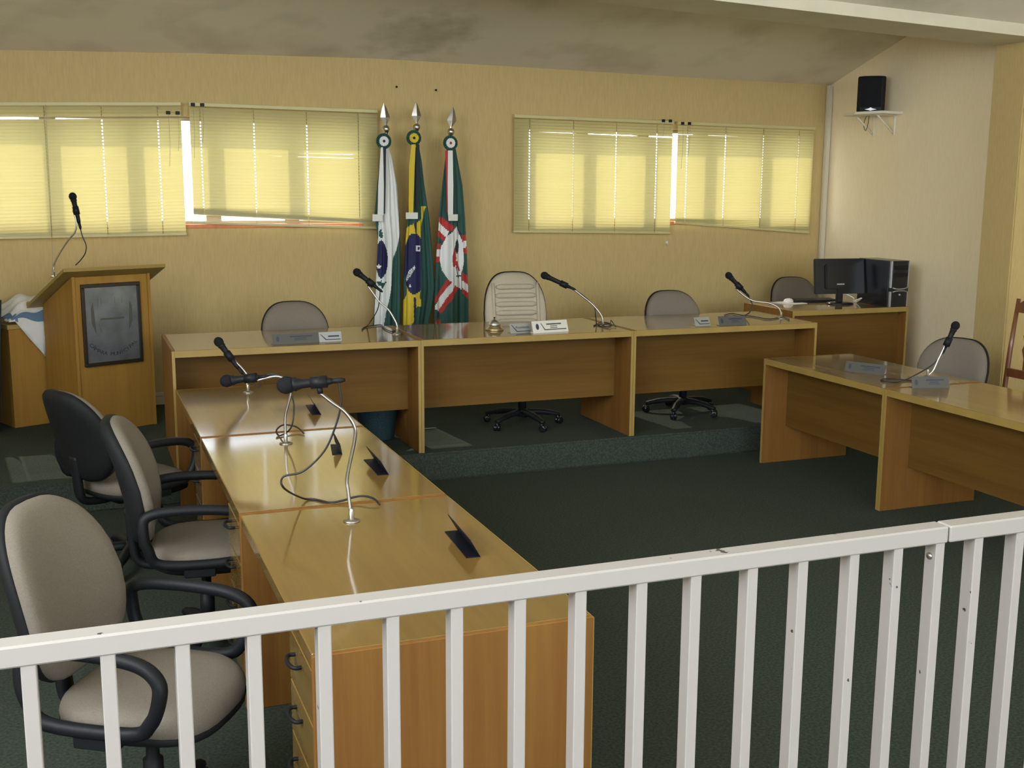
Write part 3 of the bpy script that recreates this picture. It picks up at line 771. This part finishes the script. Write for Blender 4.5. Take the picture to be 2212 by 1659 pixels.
    ri = MB().add([Vector(v)+rc for v in vs], [(0, 1+k, 1+(k+1) % n2) for k in range(n2)]).build('rosette_inner', roscol, ro); md = ri.modifiers.new('thick', 'SOLIDIFY'); md.thickness = .004
    MB().lathe([(.001, .018), (rr*.12, .016), (rr*.18, .011), (rr*.19, .006)], 14, (0, -1, 0), rc).build('rosette_button', butcol, ro)
    # ribbons
    for pts, m_ in ribs:
        vs = []
        for (xa, xb, py) in pts:
            for px in (xa, xb):
                P = on(px, py, 1, Yf-.115); vs.append((P.x-O.x, -.115-.004*math.sin(py*.05), P.z-S))
        fs = [(2*k, 2*k+2, 2*k+3, 2*k+1) for k in range(len(pts)-1)]
        rb_ = MB().add(vs, fs).build('ribbon' if m_ != 'acrylic_white' else 'ribbon_fringe', m_, t); md = rb_.modifiers.new('thick', 'SOLIDIFY'); md.thickness = .003
    return t
Z = lambda L: [cz(p) for p in L]
# white, green and blue flag
pats = [(Z([(240, -700), (465, -700), (470, 0), (478, 300), (478, 500), (455, 620), (400, 800), (375, 960), (370, 1100), (345, 1270), (310, 1400), (290, 1570), (270, 2600), (100, 2600), (185, 1560), (225, 700), (240, 350)]), 1),
        ([(800, 300), (824, 300), (815, 462), (800, 462)], 0),
        (Z(ell(268, 800, 62, 222)), 2), (Z(star(240, 882, 34)), 1),
        (Z([(243, 470), (285, 440), (270, 480), (305, 480), (280, 505), (300, 540), (262, 555), (240, 530)]), 0),
        (Z([(205, 1045), (240, 1060), (280, 1030), (270, 1065), (315, 1060), (300, 1110), (285, 1145), (262, 1105), (235, 1100)]), 0)]
flag('white and green flag with a blue disc on a spear-tipped pole', (318, 905), [(318, 826), (340, 820), (400, 812), (462, 806), (520, 813), (600, 809), (702, 803), (905, 800)], [(318, 838), (345, 846), (400, 856), (470, 862), (560, 865), (640, 865), (702, 864), (905, 858)], pats, 9.03,
     (829, 222), (834, 279), (829, 305, .062), 'flag_white', 'flag_blue', 0, [([(823, 828, 318), (817, 829, 400), (816, 829, 464)], 'flag_white'), ([(827, 834, 318), (829, 833, 400), (829, 832, 462)], 'flag_dark'), ([(805, 827, 463), (805, 827, 478)], 'acrylic_white')], 0, [(5, .3, .016), (11, 1, .008)])
pats = [(Z([(550, 440), (660, 380), (720, 330), (720, 190), (785, 190), (710, 430), (705, 560), (700, 1200), (715, 1335), (660, 1345), (650, 1500), (600, 1575), (515, 1620), (518, 1280), (560, 1190), (535, 620)]), 3),
        (Z([(640, 385), (670, 375), (668, 500), (660, 500)]), 5),
        (Z(ell(640, 850, 118, 352)), 2),
        (Z([(712, 430), (860, 430), (900, 1100), (760, 1330), (690, 1240), (705, 1100)]), 0),
        (Z([(550, 1010), (590, 930), (650, 870), (655, 905), (600, 1000), (555, 1060)]), 1),
        (Z([(660, 640), (698, 640), (695, 705), (662, 705)]), 1), (Z([(672, 655), (690, 655), (688, 690), (674, 690)]), 2),
        (Z(star(600, 1103, 20)), 1),
        (Z([(640, 1230), (662, 1230), (665, 1600), (640, 1600)]), 5),
        (Z([(660, 1345), (720, 1340), (830, 1500), (860, 2600), (640, 2600), (650, 1560)]), 0)]
flag('green, yellow and blue flag with a lettered band on a spear-tipped pole', (318, 905), [(318, 888), (345, 884), (420, 880), (462, 877), (520, 872), (600, 868), (702, 867), (905, 864)], [(318, 903), (345, 908), (400, 914), (470, 924), (560, 932), (620, 936), (650, 932), (702, 922), (905, 926)], pats, 9.03,
     (899, 220), (900, 275), (894, 298, .062), 'flag_yellow', 'flag_dark', 0, [([(889, 898, 312), (884, 896, 360), (883, 893, 460)], 'flag_yellow'), ([(899, 906, 312), (899, 908, 380), (899, 903, 455)], 'flag_dark'), ([(877, 903, 459), (877, 903, 473)], 'acrylic_white')], 1, [(4, 1.2, .018), (9, .4, .008)], ('ORDE', 882.6, 590.5, 10, R(55)))
X1, X2 = (905, 390), (1290, 1170)
pats = [(Z([(940, 310), (975, 320), (1110, 440), (1040, 480), (930, 370)]), 4), (Z([(930, 370), (1040, 480), (1010, 560), (925, 460)]), 1), (Z([(925, 460), (1010, 545), (990, 590), (915, 530)]), 4),
        (Z([(900, 615), (960, 625), (950, 680), (900, 680)]), 4), (Z([(898, 680), (950, 680), (945, 765), (895, 765)]), 1), (Z([(895, 765), (945, 765), (940, 825), (895, 825)]), 4),
        (Z([(1190, 520), (1250, 510), (1255, 575), (1195, 600)]), 4), (Z([(1195, 600), (1255, 575), (1260, 650), (1200, 680)]), 1), (Z([(1200, 680), (1260, 650), (1265, 725), (1215, 735)]), 4),
        (Z([(1030, 1020), (1060, 1060), (930, 1290), (880, 1290), (890, 1240)]), 4), (Z([(1060, 1060), (1105, 1090), (935, 1400), (885, 1370), (885, 1330)]), 1), (Z([(1105, 1090), (1150, 1125), (960, 1425), (925, 1400)]), 4),
        (Z([(1195, 950), (1275, 1000), (1275, 1100), (1200, 1040)]), 4), (Z([(1200, 1040), (1275, 1100), (1275, 1185), (1200, 1130)]), 1), (Z([(1200, 1130), (1275, 1185), (1275, 1260), (1200, 1190)]), 4),
        (Z([(1130, 420), (1160, 490), (1195, 580), (1215, 740), (1215, 850), (1190, 960), (1195, 1145), (1110, 1100), (1030, 1030), (970, 930), (945, 800), (960, 660), (1010, 550), (1080, 470)]), 1),
        (Z([(1115, 590), (1135, 560), (1165, 620), (1160, 700), (1130, 740), (1100, 680)]), 5), (Z([(1095, 660), (1115, 700), (1120, 800), (1105, 880), (1075, 880), (1062, 780)]), 4), (Z([(1105, 815), (1140, 820), (1180, 930), (1165, 945), (1115, 880)]), 4),
        (Z([(1110, 890), (1122, 890), (1160, 1015), (1148, 1018)]), 0), (Z([(1120, 985), (1190, 985), (1190, 998), (1120, 998)]), 0),
        (Z([(905, 1480), (950, 1490), (960, 1570), (880, 1570)]), 4), (Z([(890, 1570), (960, 1540), (960, 1700), (870, 1700)]), 1),
        (Z([(1125, 400), (1180, 480), (1200, 560), (1160, 490)]), 5)]
flag('green flag with red and white stripes and a white emblem on a spear-tipped pole', (322, 905), [(322, 962), (345, 959), (400, 952), (470, 944), (560, 938), (640, 935), (702, 934), (905, 930)], [(322, 982), (345, 986), (400, 996), (470, 1001), (560, 1005), (640, 1008), (702, 1008), (905, 1010)], pats, 9.03,
     (979, 231), (974, 285), (973, 309, .062), 'flag_white', 'flag_red', 0, [([(962, 969, 325), (964, 968, 380), (966, 969, 460)], 'flag_red'), ([(968, 978, 325), (967, 979, 400), (968, 979, 464)], 'flag_white'), ([(968, 989, 463), (969, 989, 477)], 'acrylic_white')], 2, [(4, 2.0, .018), (10, .2, .007)])

# ------------------------------------------------------------------ microphones on gooseneck stands
def microphone(mlab, slab_, base, neck, ball, tail, cable=None, zb=None, clip=None, rb=.027, dball=0, on_table=None, coil=None, rc=.0040):
    """base: 3-D point; neck/ball/tail/cable: photograph pixels in the upright plane through the base"""
    B = Vector(base)
    st = thing('gooseneck_stand', slab_, 'microphone stand', B, 0)
    Pn = [onp(x, y, B)-B for x, y in neck]
    Pn[0] = Vector((Pn[0].x, Pn[0].y, .004)) if zb is None else Pn[0]
    MB().lathe([(.030, 0), (.030, .004), (.020, .008), (.009, .010), (.009, .045), (.006, .05)], 18).build('base_flange', 'chrome', st)
    path = smooth_path([Vector((0, 0, .01))]+Pn[1:], 8)
    MB().tube(path, .0062, 8).build('gooseneck', 'chrome', st)
    Bp = onp(*ball, B)-NH*dball; Tp = onp(*tail, B)
    ax = (Tp-Bp).normalized(); Lm = max((Tp-Bp).length, .15)
    e = B+Pn[-1]; k = (e-Bp).dot(ax); foot = Bp+ax*min(max(k, .06), Lm*.75)
    MB().tube([Pn[-1]*1.0, (foot-B)*.55+Pn[-1]*.45], .010, 8).build('clip_joint', 'black_plastic', st)
    MB().lathe([(.016, -.028), (.0215, -.028), (.0215, .028), (.016, .028)], 14, ax, foot-B).build('clip', 'black_plastic', st)
    m = thing('microphone', mlab, 'microphone', Bp, 0)
    s = rb/.027
    MB().lathe([(.002, -.027*s), (.012*s, -.0245*s), (.021*s, -.017*s), (.0265*s, -.004*s), (.027*s, .004*s), (.024*s, .016*s), (.019*s, .024*s)], 20, ax).build('grille', 'grille', m)
    MB().lathe([(.0195*s, .022*s), (.0215*s, .026*s), (.0215*s, .032*s), (.0185*s, .036*s), (.0165, .06), (.0150, Lm*.7), (.0125, Lm-.012), (.010, Lm)], 16, ax).build('handle', 'black_plastic', m)
    if cable:
        C0 = ax*Lm
        pts = [C0-ax*.004, C0+ax*.02]
        for p in cable:
            if len(p) == 2: pts.append(onp(p[0], p[1], B)-Bp)
            else: pts.append(on(p[0], p[1], 2, B.z+p[2])-Bp)
        path = smooth_path(pts, 6)
        for v in path: v.z = max(v.z, B.z+rc*.9-Bp.z) if on_table is None or on_table else v.z
        MB().tube(path, rc, 6).build('cable', 'cable', m)
        MB().lathe([(.0095, -.006), (.0095, .03), (.005, .045)], 10, ax, C0).build('connector', 'black_plastic', m)
    return m
T = .006
microphone('black microphone lying level above the desk behind the railing', 'chrome gooseneck on the drawer desk seam closest to the railing', (.865, 3.80, ZT),
           [(750, 1113), (752, 1060), (750, 1030), (766, 950), (765, 920), (745, 890), (715, 868), (692, 850)], (617, 832), (718, 823),
           [(733, 840), (737, 870), (725, 920), (700, 975), (655, 1018), (612, 1030), (614, 1055), (660, 1078, T), (720, 1085, T), (775, 1072, .02), (805, 1076, .02), (820, 1090, T)], clip=(680, 845), rb=.031)
microphone('black microphone lying level over the seam of the glossy drawer desks', 'chrome gooseneck standing on the glossy drawer desk seam', (.861, 5.10, ZT),
           [(616, 950), (616, 925), (617, 895), (628, 850), (625, 825), (600, 813), (570, 818), (550, 824)], (489, 823), (556, 815),
           [(590, 808), (615, 820), (632, 860), (635, 890), (628, 925), (605, 941, T), (597, 930, .02), (612, 918, .03), (640, 922, .02), (656, 936, T)], rb=.029)
microphone('black microphone tilted up at the drawer desk butting against the stage', 'chrome gooseneck at the stage end of the drawer desks', (.885, 6.47, ZT),
           [(533, 842), (533, 830), (534, 812), (525, 798), (508, 780), (497, 768)], (472, 738), (515, 795),
           [(530, 812), (545, 815), (560, 820), (562, 832), (555, 836), (545, 826), (560, 815), (572, 826)], rb=.027, on_table=True)
microphone('black microphone in front of the white and green flag', 'chrome gooseneck on the stage desk nearest the lectern', (1.993, 7.283, ZS),
           [(858, 722), (858, 705), (852, 690), (838, 668), (820, 652), (805, 632), (795, 618)], (771, 588), (815, 622),
           [(820, 645), (815, 670), (800, 695), (792, 705, T), (782, 712, T), (790, 706, T), (822, 702, T), (828, 708, T), (845, 716, T), (862, 712, T), (868, 722, T)])
microphone('black microphone pointing away from the tall ribbed chair', 'chrome gooseneck on the stage desk beside the white name plate', (3.497, 7.238, ZS),
           [(1302, 704), (1302, 690), (1296, 677), (1280, 658), (1262, 643), (1240, 626), (1222, 615)], (1176, 595), (1232, 621),
           [(1262, 640), (1283, 662), (1287, 685), (1288, 700, T), (1283, 703, T), (1300, 696, T), (1320, 700, T), (1310, 706, T), (1290, 702, T), (1316, 700, .02), (1320, 692, .03), (1330, 706, T)])
microphone('black microphone beside the computer desk', 'chrome gooseneck at the end of the stage desks by the computer desk', (5.01, 7.253, ZS),
           [(1687, 688), (1687, 676), (1680, 664), (1662, 655), (1640, 652), (1622, 648), (1605, 637), (1590, 624)], (1574, 595), (1610, 632),
           [(1622, 650), (1625, 660), (1618, 676), (1603, 682, T), (1580, 684, T), (1565, 681, T), (1580, 677, T), (1598, 680, T), (1630, 684, T), (1660, 689, T), (1690, 685, T), (1705, 690, T)])
microphone('black microphone standing steeply over the desk across the carpet', 'chrome gooseneck on the desk across the carpet', (5.0, 5.62, ZT),
           [(2012, 813), (2016, 800), (2026, 778), (2036, 758), (2044, 740)], (2064, 703), (2043, 748),
           [(2036, 762), (2018, 785), (1985, 806), (1945, 824, T), (1915, 824, T), (1903, 820, T), (1925, 818, T), (1970, 822, T), (1990, 824, T)])
pb = on(118, 598, 1, 8.62)
microphone('black microphone rising above the lectern', 'thin chrome gooseneck fixed to the lectern top', pb,
           [(118, 597), (116, 582), (117, 570), (130, 545), (148, 518), (161, 503), (165, 488), (163, 470), (158, 456)], (157, 424), (171, 482),
           [(178, 510), (186, 530), (184, 547), (174, 562), (163, 573)], on_table=False, zb=1)

# ------------------------------------------------------------------ name plates
def nameplate(label, loc, L, rotz, hgt=.062, lean=.030, base=.045, mat='silver_plate', marks=None, group=None, two=None):
    t = thing('name_plate', label, 'name plate', loc, rotz, group)
    th = .003
    prof = [(base, 0), (base, th), (th, th), (lean+th, hgt), (lean, hgt), (0, 0)]
    MB().prism(prof, -L/2, L/2, lambda a, b, c: (c, a, b)).build('bent_plate', mat, t)
    nrm = math.atan2(lean, hgt); ux = (0, math.sin(nrm), math.cos(nrm)); nn = (0, -math.cos(nrm), math.sin(nrm))
    sl_ = math.hypot(lean, hgt)
    def f(a, b, c): return (a, ux[1]*b*sl_+nn[1]*c, ux[2]*b*sl_+nn[2]*c)
    for kind, a0, b0, a1, b1, m in (marks or []):
        if kind == 'bar': MB().prism([(a0*L, b0), (a1*L, b0), (a1*L, b1), (a0*L, b1)], .0002, .0009, f).build('printed_line', m, t)
        if kind == 'slash':
            MB().prism([(a0*L, b1), (a0*L+.005, b1), (a1*L+.005, b0+.09), (.45*L, b0+.09), (.45*L, b0), (a1*L, b0)], .0002, .0009, f).build('printed_slash', m, t)
        if kind == 'crest':
            c = (a0*L, b0); MB().prism([(c[0]+x*sl_*.9, c[1]+y*1.0) for x, y in ell(0, 0, .16, .26, 16)], .0002, .0009, f).build('printed_crest', m, t)
        if kind == 'text':
            me = text_mesh(a1, b1, .0004)
            vs = [f(a0*L+v.co.x, b0+v.co.y/sl_, .0006+v.co.z) for v in me.vertices]
            MB().add(vs, [tuple(p.vertices) for p in me.polygons]).build('lettering', m, t); bpy.data.meshes.remove(me)
    return t
long_marks = lambda m: [('crest', -.38, .5, 0, 0, m), ('bar', -.12, .62, .36, .76, m), ('bar', -.02, .46, .22, .54, m), ('bar', -.05, .32, .25, .38, m)]
small_marks = lambda m: [('slash', -.42, .18, -.2, .80, m), ('bar', -.08, .48, .40, .64, m)]
def tabpt(px, py, z): return on(px, py, 2, z)
nameplate('wide dark grey name plate on the stage desk nearest the lectern', tabpt(640, 742, ZS), .30, R(4), .062, .02, mat='plate_grey', marks=long_marks('ink'))
nameplate('small silver name plate with a slanted line, beside the wide dark grey one', tabpt(714, 738, ZS), .150, R(3), .060, .02, marks=small_marks('ink'))
nameplate('small silver name plate lettered Presidente beside the white plate', tabpt(1126, 719, ZS), .16, R(6), .062, .025, marks=[('slash', -.42, .12, -.2, .86, 'ink'), ('text', .10, .58, 'Presidente', .024, 'ink')])
nameplate('white name plate with a blue crest beside the call bell plate', tabpt(1188, 717, ZS)-Vector((0, .02, 0)), .275, R(6), .078, .030, mat='acrylic_white',
          marks=[('crest', -.36, .52, 0, 0, 'ink'), ('slash', -.26, .2, -.17, .80, 'plate_grey'), ('bar', -.10, .64, .32, .76, 'plate_grey'), ('bar', .0, .50, .2, .56, 'plate_grey'), ('bar', .0, .36, .2, .42, 'plate_grey')])
nameplate('small silver name plate near the coiled cable by the computer desk', tabpt(1519, 704, ZS), .128, R(2), .060, .03, marks=small_marks('ink'))
nameplate('wide grey name plate in front of the coiled cable by the computer desk', tabpt(1584, 703, ZS), .225, R(-2), .066, .03, mat='plate_grey', marks=long_marks('ink'))
nameplate('grey name plate across the carpet beside the loop of black cable, end nearest the stage', tabpt(1866, 806, ZT), .27, R(-62), .062, .03, mat='plate_grey', marks=long_marks('ink'))
nameplate('grey name plate in front of the microphone across the carpet', tabpt(2011, 838, ZT), .235, R(-14), .066, .02, mat='plate_grey', marks=long_marks('ink'))
GB = 'black name plates seen from behind'
nameplate('black name plate seen from behind on the drawer desk behind the railing', (1.175, 3.42, ZT), .29, R(90-4), .062, .035, .048, 'plate_black', group=GB)
nameplate('larger black name plate seen from behind, of the pair on the middle drawer desk', (1.165, 4.53, ZT), .28, R(90-2), .062, .035, .048, 'plate_black', group=GB)
nameplate('smaller black name plate seen from behind, of the pair on the middle drawer desk', (1.075, 4.90, ZT), .20, R(90-10), .062, .03, .045, 'plate_black', group=GB)
nameplate('black name plate seen from behind on the drawer desk against the stage', (1.16, 5.84, ZT), .28, R(90-4), .062, .035, .048, 'plate_black', group=GB)

# call bell
t = thing('call_bell', 'round metal call bell on the middle stage desk', 'bell', on(1068, 713, 2, ZS), 0)
MB().lathe([(.062, 0), (.066, .004), (.060, .014), (.046, .026), (.044, .034)], 24).build('bell_base', 'brass', t)
MB().lathe([(.043, .034), (.042, .042), (.034, .058), (.018, .070), (.004, .074)], 24).build('dome', 'steel', t)
MB().lathe([(.003, .072), (.003, .082), (.007, .083), (.006, .089), (.002, .091)], 10).build('push_button', 'black_plastic', t)
# waste basket under the stage desk
t = thing('waste_basket', 'dark teal mesh basket under the stage desk near the drawer desks', 'basket', (1.90, 7.50, S), 0)
MB().lathe([(.115, 0), (.12, .01), (.148, .25), (.155, .262), (.148, .262), (.118, .015), (.01, .012)], 28).build('basket_body', 'teal_mesh', t)
MB().tube([(.152*math.cos(2*PI*k/28), .152*math.sin(2*PI*k/28), .262) for k in range(28)], .006, 6, True).build('rim', 'black_plastic', t)

# ------------------------------------------------------------------ computer corner
zt = ZS+.001
t = thing('computer_tower', 'black computer tower with a silver striped front on the corner desk', 'computer', (6.375, 7.68, zt), 0)
MB().box((0, .03, 0), (.185, .43, .385), .004).build('case', 'black_gloss', t)
MB().prism([(0, 0), (0, .03), (.185, .03), (.185, 0), (.15, -.008), (.035, -.008)], 0, .385).build('front_bezel', 'black_gloss', t)
MB().box((-.001, -.004, .0), (.014, .020, .128), .002).build('silver_strip', 'bezel_silver', t)
MB().box((-.001, -.004, .158), (.014, .020, .384), .002).build('silver_strip', 'bezel_silver', t)
MB().box((.173, -.003, .16), (.184, .012, .384), .002).build('silver_strip', 'bezel_silver', t)
MB().box((.173, -.003, .0), (.184, .012, .125), .002).build('silver_strip', 'bezel_silver', t)
MB().tube([(.02, -.006, .16), (.05, -.011, .150), (.09, -.012, .148), (.135, -.011, .150), (.17, -.006, .16)], .005, 6).build('silver_curve', 'bezel_silver', t)
MB().tube([(.02, -.006, .124), (.05, -.011, .132), (.09, -.012, .134), (.135, -.011, .132), (.17, -.006, .124)], .005, 6).build('silver_curve', 'bezel_silver', t)
MB().lathe([(.010, 0), (.010, .004), (.006, .006)], 12, (0, -1, 0), (.092, -.007, .10)).build('power_button', 'bezel_silver', t)
for k in range(2): MB().box((.02, -.010, .31-.06*k), (.165, -.006, .345-.06*k), .002).build('drive_bay', 'black_plastic', t)
t = thing('computer_monitor', 'flat black computer monitor seen from behind on the corner desk', 'monitor', (6.13, 8.02, zt), R(-8))
MB().layers(superellipse(.12, .085, 28, 2.2), [(1, 0), (1, .008), (.85, .016), (.3, .02)], lambda a, b, c: (a, b, c)).build('foot', 'black_gloss', t)
MB().box((-.03, .0, .012), (.03, .03, .16), .006).build('neck', 'black_gloss', t)
def tl(a, b, c): return (a, b+(c-.2)*.14, c)
mb = MB(); mb.box((-.235, .02, .085), (.235, .045, .385), .006); mb.box((-.14, -.004, .13), (.14, .022, .34), .010)
mb.v = [tl(*v) for v in mb.v]; mb.build('housing', 'black_gloss', t)
mb = MB().box((-.222, .0452, .10), (.222, .0458, .372)); mb.v = [tl(*v) for v in mb.v]; mb.build('screen', 'black_gloss', t)
mb = MB().box((-.04, -.0055, .165), (.03, -.004, .176)); mb.v = [tl(*v) for v in mb.v]; mb.build('label_strip', 'bezel_silver', t)
t = thing('keyboard', 'black computer keyboard beside the monitor', 'keyboard', (6.02, 8.25, zt), R(-6))
MB().prism([(-.075, 0), (.075, 0), (.075, .022), (-.075, .016)], -.215, .215, lambda a, b, c: (c, a, b)).build('keyboard_body', 'black_plastic', t)
for r_ in range(5):
    for k in range(14):
        MB().box((-.2+.0285*k, -.066+.027*r_, .017+.002*r_-.002), (-.2+.0285*k+.024, -.066+.027*r_+.022, .022+.0012*r_), .0).build('key', 'black_gloss', t)
t = thing('computer_mouse', 'pale computer mouse on a white pad', 'mouse', (5.745, 8.22, zt+.003), R(20))
MB().layers(superellipse(.055, .032, 22, 2.3), [(1, 0), (1.02, .008), (.92, .022), (.65, .033), (.25, .037)], lambda a, b, c: (a, b, c)).build('mouse_body', 'white_plastic', t)
MB().box((.012, -.003, .030), (.038, .003, .038), .001).build('scroll_wheel', 'black_plastic', t)
tag(MB().box((-.12, -.10, 0), (.12, .10, .003)).build('mouse_pad', 'white_plastic', None, (5.75, 8.22, zt), R(8)), 'white mouse pad on the corner desk', 'mouse pad')
tag(MB().tube(smooth_path([(6.20, 8.06, zt+.09), (6.24, 7.98, zt+.05), (6.28, 8.03, zt+.02), (6.31, 7.96, zt+.05), (6.335, 8.05, zt+.012), (6.35, 8.13, zt+.006)], 6), .005, 6).build('monitor_cable', 'white_plastic'), 'pale bundle of cable between the monitor and the tower', 'cable')

# ------------------------------------------------------------------ loudspeaker on wall shelf
zs = 2.585
t = thing('wall_shelf', 'white wall shelf on brackets carrying the loudspeaker', 'shelf', (XR, 8.45, zs), 0)
MB().prism([(0, -.24), (0, .26), (-.28, .22), (-.34, -.02), (-.25, -.28)], -.022, 0).build('board', 'white_shelf', t)
for y in (-.14, .14):
    b = MB().box((-.012, y-.012, -.20), (0, y+.012, -.022), .002).box((-.22, y-.012, -.030), (0, y+.012, -.022), .002)
    b.tube([(-.19, y, -.03), (-.006, y, -.185)], .008, 6).build('bracket', 'white_shelf', t)
t = thing('loudspeaker', 'small black loudspeaker on the wall shelf', 'loudspeaker', (6.655, 8.43, zs), R(-38))
o2 = [(-.118, .10), (-.118, -.06), (-.09, -.085), (-.045, -.098), (0, -.102), (.045, -.098), (.09, -.085), (.118, -.06), (.118, .10)]
MB().layers(o2, [(.93, 0), (1, .008), (1, .292), (.96, .303), (.85, .308)], lambda a, b, c: (a, b, c), smooth=False).build('cabinet', 'black_plastic', t)
g = o2[1:-1]
MB().layers([(a*.93, b-.004) for a, b in g]+[(a*.93, b+.01) for a, b in g[::-1]], [(.99, .038), (1, .044), (1, .285), (.98, .292)], lambda a, b, c: (a, b, c), smooth=False).build('front_grille', 'grille', t)
MB().prism([(-.05, .020), (-.015, .014), (0, .008), (.015, .014), (.05, .020), (.016, .028), (0, .038), (-.016, .028)], -.1085, -.1, lambda a, b, c: (a, c, b)).build('badge', 'bezel_silver', t)
tag(MB().tube(smooth_path([(6.70, 8.50, zs-.023), (6.71, 8.52, zs-.09), (6.72, 8.56, zs-.15), (6.725, 8.60, zs-.10), (6.73, 8.58, zs-.03), (6.74, 8.57, zs-.0225)], 6), .003, 6).build('speaker_cable', 'cable'), 'loop of thin cable hanging under the wall shelf', 'cable')
